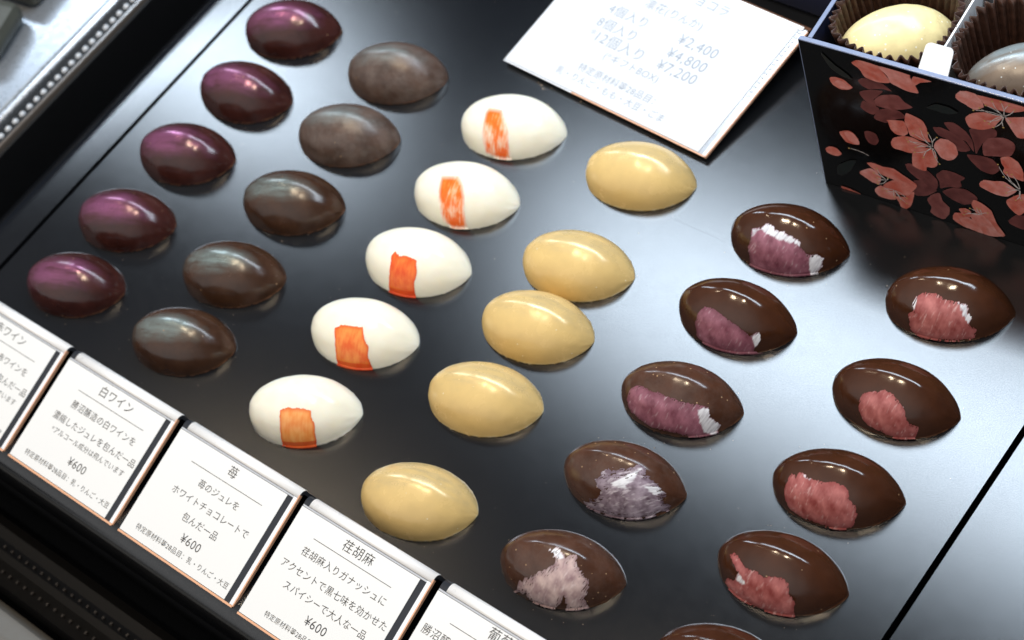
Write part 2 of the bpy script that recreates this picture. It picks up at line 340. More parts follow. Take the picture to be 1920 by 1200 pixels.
M['clear'] = plain("clear_inner_tray", (.17, .18, .20), .15)


def attr_mat(name, rough, sss=0.0, bumpd=.00002, spec=.5, grain=0.0):
    t = NT(name).set(Roughness=rough)
    a = t.n('ShaderNodeAttribute', attribute_name="col")
    n = t.noise(900, 4, .65)
    t.l(t.mix(t.ramp(n, [(.3, .06 if sss == 0 else grain), (.6, 0.0)]), a.outputs[0], (.03, .012, .010)), t.b.inputs['Base Color'])
    t.b.inputs['Specular IOR Level'].default_value = spec
    t.bump(t.noise(420, 2, .5), bumpd, .3)
    return t.m


M['paint'] = attr_mat("brushed_colour", .34)
M['orange'] = attr_mat("brushed_orange", .30, 1)
M['petal'] = attr_mat("printed_petals", .35, 1, .00001, .5, .16)


def choc_mat(name, base, pig=None, pigamt=.8, rough=.2, mott=.25, c=(-.006, -.003), rad=(.014, .0075), dust=.35, cloudy=0.0, fleck=(.42, .26, .14), vs=620, foot_col=(.20, .085, .04)):
    """dark chocolate; pig = pearl dust sprayed on one side"""
    t = NT(name)
    co = t.n('ShaderNodeTexCoord').outputs['Object']
    oi = t.n('ShaderNodeObjectInfo').outputs['Random']
    va = t.n('ShaderNodeVectorMath', operation='ADD')
    cx = t.n('ShaderNodeCombineXYZ')
    t.l(t.math('MULTIPLY', oi, 3.0), cx.inputs[0]); t.l(t.math('MULTIPLY', oi, 7.0), cx.inputs[1])
    t.l(co, va.inputs[0]); t.l(cx.outputs[0], va.inputs[1])
    v = va.outputs[0]
    n1 = t.noise(130, 5, .6, v)
    n2 = t.noise(700, 4, .7, v)
    b2 = tuple(min(1, x * (1 + mott * 2.2)) for x in base)
    b1 = tuple(x * (1 - mott * .5) for x in base)
    col = t.ramp(n1, [(.3, b1), (.75, b2)])
    rg = t.ramp(n1, [(.3, rough - .04), (.7, rough + .06)])
    if cloudy:
        cl = t.math('MULTIPLY', t.ramp(t.noise(220, 6, .75, v), [(.42, 0.0), (.68, 1.0)]), cloudy)
        col = t.mix(cl, col, (.20, .165, .145))
        rg = t.math('ADD', rg, t.math('MULTIPLY', cl, .25))
    if pig:
        sp = t.n('ShaderNodeSeparateXYZ'); t.l(co, sp.inputs[0])
        dx = t.math('DIVIDE', t.math('SUBTRACT', sp.outputs[0], c[0]), rad[0])
        dy = t.math('DIVIDE', t.math('SUBTRACT', sp.outputs[1], c[1]), rad[1])
        r2 = t.math('ADD', t.math('MULTIPLY', dx, dx), t.math('MULTIPLY', dy, dy))
        r2 = t.math('MULTIPLY', t.math('ADD', r2, t.math('MULTIPLY', t.math('SUBTRACT', n1, .5), 2.4)), .36)
        msk = t.ramp(r2, [(0.0, 1.0), (.25, .62), (.55, .22), (1.0, 0.0)])
        mp = t.n('ShaderNodeMapping'); mp.inputs['Scale'].default_value = (55, 420, 260); mp.inputs['Rotation'].default_value = (0, 0, .12)
        t.l(v, mp.inputs[0])
        streak = t.ramp(t.noise(1.0, 4, .65, mp.outputs[0]), [(.34, .22), (.62, 1.0)])
        msk = t.math('MULTIPLY', msk, streak)
        msk = t.math('MULTIPLY', msk, t.math('MULTIPLY_ADD', n2, .5) if False else t.ramp(n2, [(.25, .75), (.75, 1.0)]))
        msk = t.math('MULTIPLY', msk, pigamt)
        col = t.mix(msk, col, pig)
        t.l(t.math('MULTIPLY', msk, .85), t.b.inputs['Metallic'])
        rg = t.math('ADD', rg, t.math('MULTIPLY', msk, .14))
    # tiny pale crumbs and dust stuck to the surface
    vo = t.n('ShaderNodeTexVoronoi'); vo.inputs['Scale'].default_value = vs
    t.l(v, vo.inputs['Vector'])
    cell = t.n('ShaderNodeSeparateColor'); t.l(vo.outputs['Color'], cell.inputs[0])
    on = t.math('GREATER_THAN', cell.outputs[0], 1 - .06 * dust)
    dot = t.math('MULTIPLY', t.math('LESS_THAN', vo.outputs['Distance'], .17), on)
    col = t.mix(t.math('MULTIPLY', dot, .8), col, fleck)
    sz = t.n('ShaderNodeSeparateXYZ'); t.l(co, sz.inputs[0])
    foot = t.math('MULTIPLY', t.ramp(t.math('MULTIPLY', sz.outputs[2], 1000.0), [(.25, 1.0), (.95, 0.0)]), t.ramp(t.noise(330, 3, .6, v), [(.42, 0.0), (.6, .8)]))
    col = t.mix(foot, col, foot_col)
    t.l(col, t.b.inputs['Base Color'])
    t.l(rg, t.b.inputs['Roughness'])
    t.bump(t.math('ADD', t.math('MULTIPLY', n2, .25), t.math('ADD', t.noise(160, 3, .5, v), t.math('MULTIPLY', dot, .8))), .00012, .55)
    return t.m


M['purple'] = choc_mat("purple_pearl_chocolate", (.034, .0100, .0078), (.48, .16, .33), .74, .18, .35, c=(-.0030, -.0010), rad=(.0125, .0046))
M['teal'] = choc_mat("silver_pearl_chocolate", (.040, .0180, .0095), (.38, .48, .46), .72, .22, .3, c=(-.0035, -.0006), rad=(.0112, .0040))
M['tealdull'] = choc_mat("dusty_pearl_chocolate", (.062, .036, .026), (.30, .35, .34), .62, .32, .35, c=(-.002, .0012), rad=(.012, .0038), cloudy=.35)
M['dark'] = choc_mat("glossy_dark_chocolate", (.046, .0155, .0065), None, 0, .13, .15, dust=.3)
M['dusty'] = choc_mat("dusty_dark_chocolate", (.060, .0245, .0135), None, 0, .19, .25, dust=2.2, cloudy=.12)
M['golden'] = choc_mat("golden_chocolate", (.66, .46, .18), (.74, .61, .37), .45, .24, .05, dust=.5, c=(0, .006), rad=(.02, .007), fleck=(.85, .75, .5), foot_col=(.80, .70, .45))
M['goldpearl'] = choc_mat("gold_pearl_chocolate", (.78, .66, .34), None, 0, .30, .12, dust=9, vs=480, fleck=(1, .97, .8))
M['bluepearl'] = choc_mat("blue_grey_pearl_chocolate", (.12, .085, .06), (.50, .62, .66), .9, .3, .2, c=(-.003, .004), rad=(.013, .0042), dust=4, fleck=(.6, .65, .65))
t = NT("ivory_chocolate").set(Base_Color=(.9, .87, .77), Roughness=.24, Subsurface_Weight=.25, Subsurface_Scale=.004)
t.b.inputs['Subsurface Radius'].default_value = (1, .7, .35)
t.l(t.ramp(t.noise(150, 4), [(.3, (.88, .83, .67)), (.7, (.91, .87, .74))]), t.b.inputs['Base Color'])
t.bump(t.noise(500, 4), .00008, .4)
M['ivory'] = t.m
t = NT("pleated_brown_paper").set(Base_Color=(.05, .024, .016), Roughness=.33)
t.l(t.ramp(t.noise(420, 5, .7), [(.3, (.022, .012, .009)), (.75, (.10, .046, .032))]), t.b.inputs['Base Color'])
t.bump(t.noise(900, 4), .0002, .6)
M['cup'] = t.m

# ------------------------------------------------------------------ the case and its trays
def tray_slab(name, x0, x1, y1, left_round=0.0):
    """2 mm sheet whose front edge turns down; left edge optionally a broad bullnose"""
    ys = [(-.142, -.030)]
    r = .007
    for k in range(9):
        a = math.pi - k / 8 * math.pi / 2
        ys.append((-.142 + r + r * math.cos(a), -r + r * math.sin(a)))
    for k in range(1, 13): ys.append((-.135 + (y1 + .135) * k / 12, 0.0))
    xs = []
    if left_round:
        for k in range(13):
            a = math.pi - k / 12 * math.pi / 2
            xs.append((x0 + left_round + left_round * math.cos(a), -left_round + left_round * math.sin(a)))
    else:
        xs.append((x0, 0.0))
    xs.append((x1, 0.0))
    v, f = [], []
    for x, dz in xs:
        for y, z in ys: v.append((x, y, z + dz))
    n = len(ys)
    for i in range(len(xs) - 1):
        for j in range(n - 1):
            f.append((i * n + j, (i + 1) * n + j, (i + 1) * n + j + 1, i * n + j + 1))
    o = link(name, v, f, M['tray'], None, True)
    s = o.modifiers.new("thick", 'SOLIDIFY'); s.thickness = .0016; s.offset = -1
    e = o.modifiers.new("split", 'EDGE_SPLIT'); e.split_angle = math.radians(40)
    return o


tag(tray_slab("tray", -.2012, .1722, .30), "black satin metal tray that carries the rows of chocolates", kind='structure')
tag(tray_slab("tray", -.2335, -.2034, .30, .020), "narrow black tray strip left of the long seam", kind='structure')
tag(tray_slab("tray", .1744, .42, .30), "black satin tray right of the dark seam", kind='structure')
tag(box("case_floor", (-.6, .6, -.5, .5, -.13, -.12), M['black']), "black floor of the display case under the trays", kind='structure')
tag(box("case_front", (-.6, .6, -.1405, -.1385, -.12, -.034), M['black']), "black front board below the tray edge", kind='structure')

# perforated black grille and grey rail below the front edge
g = empty("vent_grille", (0, -.150, -.05))
tag(g, "black perforated grille running along the front below the price cards", "vent grille")
extrude_x("grille_plate", [(0, -.004), (-.0035, .0), (-.0075, .0), (-.0105, -.006), (-.0135, -.006), (-.0215, -.003), (-.0235, -.008), (-.0235, -.02), (0, -.02)], -.4, .3, M['black'], g)
v, f = [], []
for row, (yy, zz) in enumerate([(-.0092, -.0030), (-.0172, -.0040)]):
    for k in range(120):
        x = -.30 + k * .0045 + row * .002
        bv, bf = boxgeo(x, x + .0009, yy - .0006, yy + .0006, zz - .0012, zz + .0006)
        f += [tuple(i + len(v) for i in q) for q in bf]; v += bv
link("perforation", v, f, plain("dull_bronze_rim", (.022, .018, .016), .5), g)
r = extrude_x("front_rail", [(-.1775, -.062), (-.176, -.056), (-.179, -.050), (-.186, -.0485), (-.25, -.0485), (-.25, -.07), (-.1775, -.07)], -.5, .3, M['grey'], None)
tag(r, "blurred grey rail in the bottom corner in front of the grille", "rail")

# left neighbour: bead-studded rail and pale shelf
t0 = empty("studded_rail", (-.2555, 0, 0))
tag(t0, "dark rail with a row of glassy beads left of the trays", "rail")
box("rail_bar", (-.0035, .0075, -.35, .45, -.03, -.0012), M['black'], t0, .0008)
v, f = [], []
for k in range(150):
    yb = -.25 + k * .0044
    n0 = len(v); ns, nr = 10, 4
    for a in range(nr + 1):
        th = a / nr * math.pi / 2
        for b in range(ns):
            ph = b / ns * 2 * math.pi
            v.append((-.0002 + .00125 * math.cos(th) * math.cos(ph), yb + .0015 * math.cos(th) * math.sin(ph), -.0012 + .0014 * math.sin(th)))
    for a in range(nr):
        for b in range(ns):
            f.append((n0 + a * ns + b, n0 + a * ns + (b + 1) % ns, n0 + (a + 1) * ns + (b + 1) % ns, n0 + (a + 1) * ns + b))
link("bead_strip", v, f, M['bead'], t0, True)
box("tinted_edge", (.0046, .0062, -.35, .45, -.012, .0012), M['brownedge'], t0, .0004)
box("silver_bar", (-.0090, -.0052, -.35, .45, -.03, .0008), M['steel'], t0, .0012)
sh = box("shelf", (-.6, -.2662, -.35, .45, -.03, -.0006), M['pale'], None, .0012)
tag(sh, "pale steel shelf of the neighbouring display left of the beaded rail", kind='structure')
o = box("wrapped_sweet", (-.0225, .0225, -.014, .014, 0, .012), M['olive'], None, .004)
o.location = (-.318, .040, -.0005); o.rotation_euler = (0, 0, .12)
tag(o, "blurred dark olive block in the top corner of the pale shelf", "sweet")
o = box("wrapped_sweet", (-.016, .016, -.015, .015, 0, .012), M['olive'], None, .005)
o.location = (-.305, .006, -.0005); o.rotation_euler = (0, 0, .3)
tag(o, "blurred dark olive block at the left picture edge on the pale shelf", "sweet")

# ------------------------------------------------------------------ egg-shaped chocolates
EL = .042
WID = {0: 0.02691, 1: 0.02492}
HEI = {0: 0.01476, 1: 0.01693}


def _gg(u, typ):
    return max(1 - u * u, 0.0) ** ((.50 if typ == 0 else .54) + .13 * ((1 + u) / 2) ** 2)


def _hh(u): return max(1 - u * u, 0.0) ** (.40 + .35 * ((1 + u) / 2) ** 2)


_US = [math.cos(math.pi * (1 - k / 800)) for k in range(801)]
_GM = {ty: max(_gg(u, ty) for u in _US) for ty in (0, 1)}
_HM = max(_hh(u) for u in _US)
_E = .10


def surf(u, t, typ):
    s = math.sin(t * math.pi / 2)
    s0 = .18 - .105 * (u + 1)
    r = (s - s0) / (1 - s0) if s > s0 else (s - s0) / (1 + s0)
    sp = (math.sqrt(r * r + _E * _E) - _E) / (math.sqrt(1 + _E * _E) - _E)
    pr = max(1 - .42 * sp - .58 * sp ** 3, 0.0) ** .6
    return Vector((u * EL / 2, _gg(u, typ) / _GM[typ] * WID[typ] / 2 * s, _hh(u) / _HM * HEI[typ] * pr))


def egg_mesh(typ, seed):
    NU, NTT = 72, 48
    v, f = [], []
    idx = {}
    for i in range(NU + 1):
        u = -math.cos(math.pi * i / NU)
        if i in (0, NU):
            v.append(tuple(surf(u, 0, typ)))
            for j in range(NTT + 1): idx[i, j] = len(v) - 1
            continue
        for j in range(NTT + 1):
            t_ = -1 + 2 * j / NTT
            p = surf(u, t_, typ)
            nz = noise.noise(Vector((u * 7 + seed * 3.1, t_ * 5, seed)))
            p *= 1 + .006 * nz
            edge = max(0.0, 1 - p.z / .0011)
            if edge > 0:      # thin ragged foot where the shell was scraped level
                k = min(1.0, 2.2 * (1 - u * u)) * (.00012 + .0007 * max(0, noise.noise(Vector((u * 26 + seed * 9, t_ * 3, seed * 2.7))) - .12))
                d = Vector((p.x, p.y, 0)); d.normalize()
                p += d * edge * k
            p.z = max(p.z, 0.0)
            idx[i, j] = len(v); v.append(tuple(p))
    for i in range(NU):
        for j in range(NTT):
            q = [idx[i, j], idx[i + 1, j], idx[i + 1, j + 1], idx[i, j + 1]]
            qq = []
            for a in q:
                if a not in qq: qq.append(a)
            if len(qq) > 2: f.append(tuple(qq))
    ring = [idx[i, 0] for i in range(NU + 1)] + [idx[i, NTT] for i in range(NU - 1, 0, -1)]
    f.append(tuple(reversed(ring)))
    me = bpy.data.meshes.new("chocolate_egg")
    me.from_pydata(v, [], f)
    me.polygons.foreach_set("use_smooth", [len(p.vertices) < 10 for p in me.polygons])
    me.update()
    return me


def pip(x, y, P):
    c = False
    n = len(P)
    for i in range(n):
        x1, y1 = P[i]; x2, y2 = P[i - 1]
        if (y1 > y) != (y2 > y) and x < (x2 - x1) * (y - y1) / (y2 - y1) + x1: c = not c
    return c


def sdf(x, y, P):
    d = 1e9
    n = len(P)
    for i in range(n):
        x1, y1 = P[i]; x2, y2 = P[i - 1]
        ex, ey = x2 - x1, y2 - y1
        k = max(0, min(1, ((x - x1) * ex + (y - y1) * ey) / (ex * ex + ey * ey + 1e-12)))
        d = min(d, math.hypot(x - x1 - k * ex, y - y1 - k * ey))
    return d if pip(x, y, P) else -d


def mixc(a, b, k):
    k = max(0.0, min(1.0, k))
    return tuple(p + (q - p) * k for p, q in zip(a, b))


def fbm(x, y, s, o=3):
    r, a = 0.0, 1.0
    for k in range(o):
        r += a * noise.noise(Vector((x, y, s + k * 11.3)))
        x *= 2.1; y *= 2.1; a *= .5
    return r


def stroke(parent, key, typ, style):
    polys = [[(a * 21, b * 15) for a, b in P] for P in STROKE[key]]
    main, whites = polys[0], polys[1:]
    xs = [p[0] for p in main]; ys = [p[1] for p in main]
    x0, x1, y0, y1 = min(xs) - .6, max(xs) + .6, max(min(ys) - .6, -14.97), max(ys) + .6
    st = .11
    nx, ny = int((x1 - x0) / st), int((y1 - y0) / st)
    sd = sum(map(ord, key)) * .37
    v, cols, keep = [], [], []
    soft = style.get('soft', 0)
    for i in range(nx + 1):
        for j in range(ny + 1):
            x, y = x0 + (x1 - x0) * i / nx, y0 + (y1 - y0) * j / ny
            u, t_ = x / 21, y / 15
            e = .004
            p = surf(u, t_, typ)
            du = surf(u + e, t_, typ) - surf(u - e, t_, typ)
            dt = surf(u, min(1, t_ + e), typ) - surf(u, max(-1, t_ - e), typ)
            n = du.cross(dt); n.normalize()
            if n.z < -.1: n = -n
            nz = noise.noise(Vector((u * 7 + parent['sd'] * 3.1, t_ * 5, parent['sd'])))
            q = p * (1 + .006 * nz) + n * .00013
            if q.z < .0009:
                d = Vector((q.x, q.y, 0)); d.normalize(); q += d * .00045
            q.z = max(q.z, .0001)
            v.append(tuple(q))
            d = sdf(x, y, main)
            # bristle streaks run along the drag of the brush
            ca, sa = math.cos(style['dir']), math.sin(style['dir'])
            a, b = x * ca + y * sa, -x * sa + y * ca
            br = fbm(a * .25, b * 1.7, sd, 3)
            bl = fbm(x * .34, y * .34, sd + 40, 3)
            fine = fbm(x * 2.6, y * 2.6, sd + 80, 3)
            keep.append(d + style['rag'] * (br * .7 + bl * .9 + fine * .12) > 0)
            if style['kind'] == 'orange':
                ed = 1 - min(1, max(0, d) / 1.0)
                c = mixc(style['lo'], style['hi'], .45 + .8 * bl + .4 * br)
                c = mixc(c, style['edge'], ed * .7 * (1 - soft))
                if soft:
                    c = mixc(c, (.90, .87, .77), (1 - min(1, max(0, d + .3) / 1.6)) * soft + soft * .55 * max(0, br + bl + (y1 - y) / (y1 - y0) - .35))
                if b is not None and y < -12.5 and not soft: c = mixc(c, style['edge'], .7)
            else:
                c = mixc(style['lo'], style['hi'], .5 + .6 * bl + .15 * br)
                c = mixc(c, style['thin'], .70 - max(0, d) * .42 + .3 * br)
                # pale underlayer breaking through in short dabs
                dab = fbm(a * .42, b * 1.5, sd + 21, 4)
                c = mixc(c, style['pale'], (dab - style['dab']) * .9)
                for wp in whites:
                    dw = sdf(x, y, wp)
                    c = mixc(c, mixc((.50, .48, .53), (.86, .86, .90), .75 + br), (dw + .45 * bl + .35 * br + .05) * 1.8)
                gap = fbm(a * .5, b * 5.0, sd + 5, 3)
                if d < style.get('dry', .5) and gap > .40: keep[-1] = False
            cols.append(tuple(max(.004, k) for k in c))
    f = []
    for i in range(nx):
        for j in range(ny):
            q = (i * (ny + 1) + j, (i + 1) * (ny + 1) + j, (i + 1) * (ny + 1) + j + 1, i * (ny + 1) + j + 1)
            if sum(keep[k] for k in q) >= 3: f.append(q)
    used = sorted({k for q in f for k in q})
    mp = {k: i for i, k in enumerate(used)}
    o = link("brush_stroke", [v[k] for k in used], [tuple(mp[k] for k in q) for q in f],
             M['orange'] if style['kind'] == 'orange' else M['paint'], parent, True, [cols[k] for k in used])
    return o


OR = dict(kind='orange', lo=(.84, .12, .009), hi=(.92, .29, .055), edge=(.72, .05, .004), rag=.34, dir=1.35)
ORS = dict(OR, soft=.75, rag=.15, lo=(.90, .13, .004), hi=(.92, .27, .04), edge=(.9, .12, .004))
MAUVE = dict(kind='paint', lo=lin(120, 64, 80), hi=lin(178, 118, 136), pale=lin(214, 188, 195), thin=lin(96, 48, 58), rag=.42, dir=.9, dab=.36)
CORAL = dict(kind='paint', lo=lin(146, 68, 66), hi=lin(205, 128, 124), pale=lin(232, 194, 190), thin=lin(128, 52, 50), rag=.42, dir=1.0, dab=.34)
SMEAR = dict(kind='paint', lo=lin(92, 72, 84), hi=lin(182, 166, 180), pale=lin(228, 218, 226), thin=lin(84, 62, 74), rag=1.1, dir=.3, dab=.12, dry=1.8)
SMEARP = dict(kind='paint', lo=lin(158, 126, 130), hi=lin(222, 196, 190), pale=lin(236, 220, 218), thin=lin(128, 100, 106), rag=1.0, dir=.9, dab=.2, dry=1.6)

EGG = {
 'P1': ('purple', "purple sheened dark chocolate at the far end, cut by the top picture edge"),
 'P2': ('purple', "purple tinted chocolate with a thin bright streak, next in front of the farthest purple one"),
 'P3': ('purple', "purple tinted chocolate in the middle of its column, its spray scuffed with a violet patch"),
 'P4': ('purple', "deep magenta sheened chocolate, second from the cards in the column beside the long seam"),
 'P5': ('purple', "purple and copper glinting chocolate nearest the leftmost price card"),
 'G1': ('tealdull', "matt dusty brown chocolate farthest back in the grey pearl column, left of the price sign"),
 'G2': ('tealdull', "grey brown chocolate with cloudy silver frosting, behind the middle one of its column"),
 'G3': ('teal', "brown chocolate with silver pearl sheen, middle of its column, left of the ivory eggs"),
 'G4': ('teal', "brown chocolate with silver pearl sheen, second from the cards, right of the magenta one"),
 'G5': ('teal', "silver sheened brown chocolate nearest the white wine and strawberry cards"),
 'W1': ('ivory', "ivory chocolate farthest back, just below the big price sign, with a faded orange stroke"),
 'W2': ('ivory', "ivory chocolate with a soft edged orange stroke, second from the price sign"),
 'W3': ('ivory', "ivory chocolate with a jagged red orange block, middle of the ivory column"),
 'W4': ('ivory', "ivory chocolate with a tall red orange stroke, second from the strawberry card"),
 'W5': ('ivory', "ivory chocolate with a pale orange stroke nearest the strawberry card"),
 'Y1': ('golden', "golden caramel chocolate just below the corner of the price sign"),
 'Y2': ('golden', "golden caramel chocolate almost touched by the next one in front of it"),
 'Y3': ('golden', "golden caramel chocolate set close in front of another, middle of its column"),
 'Y4': ('golden', "golden caramel chocolate second from the cards in its column"),
 'Y5': ('golden', "golden caramel chocolate nearest the price cards, orange tinted at its lower left"),
 'B1': ('dark', "glossy dark chocolate with mauve paint under a thick white band, nearest the gift box"),
 'B2': ('dark', "glossy dark chocolate with a mauve slab of paint ending in one white tip"),
 'B3': ('dusty', "dark chocolate with a wide low mauve stroke ending in white wisps, crumb on its tip"),
 'B4': ('dusty', "dusty dark chocolate with swirling pale violet smears"),
 'B5': ('dusty', "dusty brown chocolate with a pinkish white smear, nearest the grape card"),
 'R1': ('dark', "dark chocolate with a broad coral patch fringed white, in the shade of the gift box"),
 'R2': ('dark', "dark chocolate with a small curled coral patch, beside the right seam"),
 'R3': ('dark', "dark chocolate with a wide scratched coral patch, in the middle of its column"),
 'R4': ('dark', "dark chocolate with a coral patch that tails up to a thin finger at its left"),
 'R5': ('dark', "dark chocolate whose top alone shows at the bottom picture edge"),
}
GROUP = {'P': "purple pearl chocolates", 'G': "grey pearl chocolates", 'W': "ivory chocolates with orange strokes",
         'Y': "golden chocolates", 'B': "dark chocolates with mauve strokes", 'R': "dark chocolates with coral strokes"}
STY = {'W1': ORS, 'W2': ORS, 'W3': dict(OR, lo=(.80, .085, .006), hi=(.90, .20, .03)), 'W4': OR, 'W5': dict(OR, lo=(.88, .27, .05), hi=(.93, .42, .13)),
       'B1': MAUVE, 'B2': MAUVE, 'B3': MAUVE, 'B4': SMEAR, 'B5': SMEARP, 'R1': CORAL, 'R2': CORAL, 'R3': CORAL, 'R4': CORAL}
for n_, (key, lab) in EGG.items():
    typ = 0 if n_[0] in 'PGWY' else 1
    sd = (ord(n_[0]) % 17) + int(n_[1]) * 2.3
    me = egg_mesh(typ, sd)
    me.materials.append(M[key])
    o = bpy.data.objects.new("chocolate_egg", me)
    C.objects.link(o)
    x, y, yaw = PLACE[n_]
    o.location = (x * MM, y * MM, .00005)
    o.rotation_euler = (0, 0, math.radians(yaw))
    tag(o, lab, "chocolate", GROUP[n_[0]])
    o['sd'] = sd
    if n_ in STROKE: stroke(o, n_, typ, STY[n_])
    del o['sd']


# ------------------------------------------------------------------ lettering
def text_mesh(s, width=None, size=None, weight=-.004):
    """flat mesh of a text line, its box centre at the origin"""
    cu = bpy.data.curves.new("line", 'FONT')
    cu.body = s
    cu.size = 1.0
    cu.offset = weight
    cu.space_character = 1.06
    cu.resolution_u = 3
    ob = bpy.data.objects.new("line", cu)
    C.objects.link(ob)
    bpy.context.view_layer.update()
    me = bpy.data.meshes.new_from_object(ob.evaluated_get(bpy.context.evaluated_depsgraph_get()))
    v = [p.co.copy() for p in me.vertices]
    f = [tuple(p.vertices) for p in me.polygons]
    bpy.data.objects.remove(ob); bpy.data.curves.remove(cu); bpy.data.meshes.remove(me)
    x0, x1 = min(p.x for p in v), max(p.x for p in v)
    k = (width / (x1 - x0)) if width else size
    hs = k if not size else size
    cx, cy = (x0 + x1) / 2, .36
    return [((p.x - cx) * k, (p.y - cy) * hs) for p in v], f


def letters(name, lines, parent, mat, plane, rect=None):
    """lines: (text, centre a, centre b, width mm, glyph size mm); plane(a,b)->point"""
    V, Fc = [], []
    for s, a, b, wd, sz in lines:
        v, f = text_mesh(s, wd, sz)
        n0 = len(V)
        V += [tuple(plane(a + x, b + y)) for x, y in v]
        Fc += [tuple(i + n0 for i in q) for q in f]
    return link(name, V, Fc, mat, parent)


TH = math.atan2(10.2, 39.7)


def card(x, y, label, texts, cut=0.0):
    """acrylic tent holder with a printed paper card"""
    e = empty("price_card", (x * MM, y * MM, 0))
    tag(e, label, "price card", "price cards along the tray front")
    cs, sn = math.cos(TH), math.sin(TH)

    def P(a, b, h=0.0):
        return (a * MM, (b * cs - h * sn) * MM, (b * sn + h * cs) * MM)

    pr = []           # tent profile, outer then inner (1.3 mm sheet)
    L, Wd = 42.6, 57.5
    ctr = (L * cs - (-2.2) * sn - 0, L * sn + (-2.2) * cs)
    outer = [(0.0, .25), (L * cs - .25 * sn * 0, L * sn)]
    for k in range(1, 9):
        an = math.pi / 2 + TH - k / 8 * (math.pi / 2 + .18)
        outer.append((ctr[0] + 2.2 * math.cos(an), ctr[1] + 2.2 * math.sin(an)))
    outer.append((outer[-1][0] + 1.7, .05))
    inner = [(outer[-1][0] - 1.2, .05)]
    for k in range(0, 7):
        an = -.18 + TH * 0 + k / 6 * (math.pi / 2 + .1)
        inner.append((ctr[0] + .9 * math.cos(an), ctr[1] + .9 * math.sin(an)))
    inner += [(1.6, .05)]
    prof = [(a * MM, b * MM) for a, b in outer + inner]
    h = extrude_x("holder", prof, 0, Wd * MM, M['smoke'], e)
    # paper lies on the sloping front
    pv = [P(.25, .3, .12), (P(53.2, .3, .12)), P(53.2, 40.6, .12), P(.25, 40.6, .12), P(.25, .3, .34), P(53.2, .3, .34), P(53.2, 40.6, .34), P(.25, 40.6, .34)]
    _, pf = boxgeo(0, 1, 0, 1, 0, 1)
    paper = link("paper_insert", pv, pf, M['paper'], e)

    def slab(name, a0, a1, b0, b1, h0, h1, mat, par=e):
        q = [P(a0, b0, h0), P(a1, b0, h0), P(a1, b1, h0), P(a0, b1, h0), P(a0, b0, h1), P(a1, b0, h1), P(a1, b1, h1), P(a0, b1, h1)]
        return link(name, q, pf, mat, par)

    slab("painted_fold_shadow", .3, 56.8, 40.75, 41.35, .1, .30, M['lightmark'])  # shadow at the paper's top edge, drawn as a grey strip
    # light reflected along the rounded top fold, painted as a white strip
    cv, cf = [], []
    for k in range(8):
        if k == 0: yy, zz = L * cs - 1.1 * cs - .16 * sn, L * sn - 1.1 * sn + .16 * cs
        else:
            an = math.pi / 2 + TH - (k - 1) / 6 * (math.pi / 2 + .05)
            yy, zz = ctr[0] + 2.36 * math.cos(an), ctr[1] + 2.36 * math.sin(an)
        for xx in ((3.0 if cut else 2.6), Wd):
            cv.append((xx * MM, yy * MM, zz * MM))
    for k in range(7): cf.append((2 * k, 2 * k + 1, 2 * k + 3, 2 * k + 2))
    fold = link("painted_fold_glint", cv, cf, M['foldglint'], e, True)
    sm = fold.modifiers.new("thick", 'SOLIDIFY'); sm.thickness = .00012; sm.offset = 1
    slab("painted_edge_glint", 55.9, 57.35, .2, 41.4, .1, .42, M['edgeglint'])
    slab("painted_fringe", 57.36, 57.8, -.1, 42.6, -.9, .40, M['copper'])
    slab("painted_fringe", .0, 57.34, -.65, .1, -.15, .36, M['copper'])
    pl = lambda a, b: P(a, b, .40)
    names = ['heading', 'description', 'price', 'allergen_note']
    for nm in names:
        ls = [q[1:] for q in texts if q[0] == nm]
        if ls: letters(nm, ls, paper, M['ink'], pl)
    rl = texts[0]
    a0, a1, b0 = rl[1]
    slab("rule", a0, a1, b0 - .09, b0 + .09, .36, .40, M['ink'], paper)
    return e


H_, D_, P_, A_ = 'heading', 'description', 'price', 'allergen_note'
ALG = "特定原材料等28品目：乳・りんご・大豆"
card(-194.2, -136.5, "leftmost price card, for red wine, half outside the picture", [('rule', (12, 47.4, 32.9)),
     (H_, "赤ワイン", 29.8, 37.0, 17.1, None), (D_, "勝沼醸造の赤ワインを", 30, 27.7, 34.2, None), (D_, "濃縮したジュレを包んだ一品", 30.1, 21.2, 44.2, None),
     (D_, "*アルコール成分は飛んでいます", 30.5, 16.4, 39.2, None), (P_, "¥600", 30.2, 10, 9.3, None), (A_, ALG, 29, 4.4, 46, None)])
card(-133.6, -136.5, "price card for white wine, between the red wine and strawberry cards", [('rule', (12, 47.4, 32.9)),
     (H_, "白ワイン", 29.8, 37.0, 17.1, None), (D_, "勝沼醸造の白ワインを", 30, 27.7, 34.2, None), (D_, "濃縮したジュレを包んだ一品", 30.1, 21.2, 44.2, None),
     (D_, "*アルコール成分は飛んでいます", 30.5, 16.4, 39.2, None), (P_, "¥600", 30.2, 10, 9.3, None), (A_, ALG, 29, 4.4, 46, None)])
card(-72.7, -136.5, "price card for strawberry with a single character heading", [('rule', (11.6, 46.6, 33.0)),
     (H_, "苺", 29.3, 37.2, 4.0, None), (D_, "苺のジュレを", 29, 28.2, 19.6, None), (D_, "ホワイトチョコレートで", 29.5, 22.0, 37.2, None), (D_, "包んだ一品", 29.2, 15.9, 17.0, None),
     (P_, "¥600", 29.6, 9.6, 9.3, None), (A_, ALG, 29, 4.4, 46, None)])
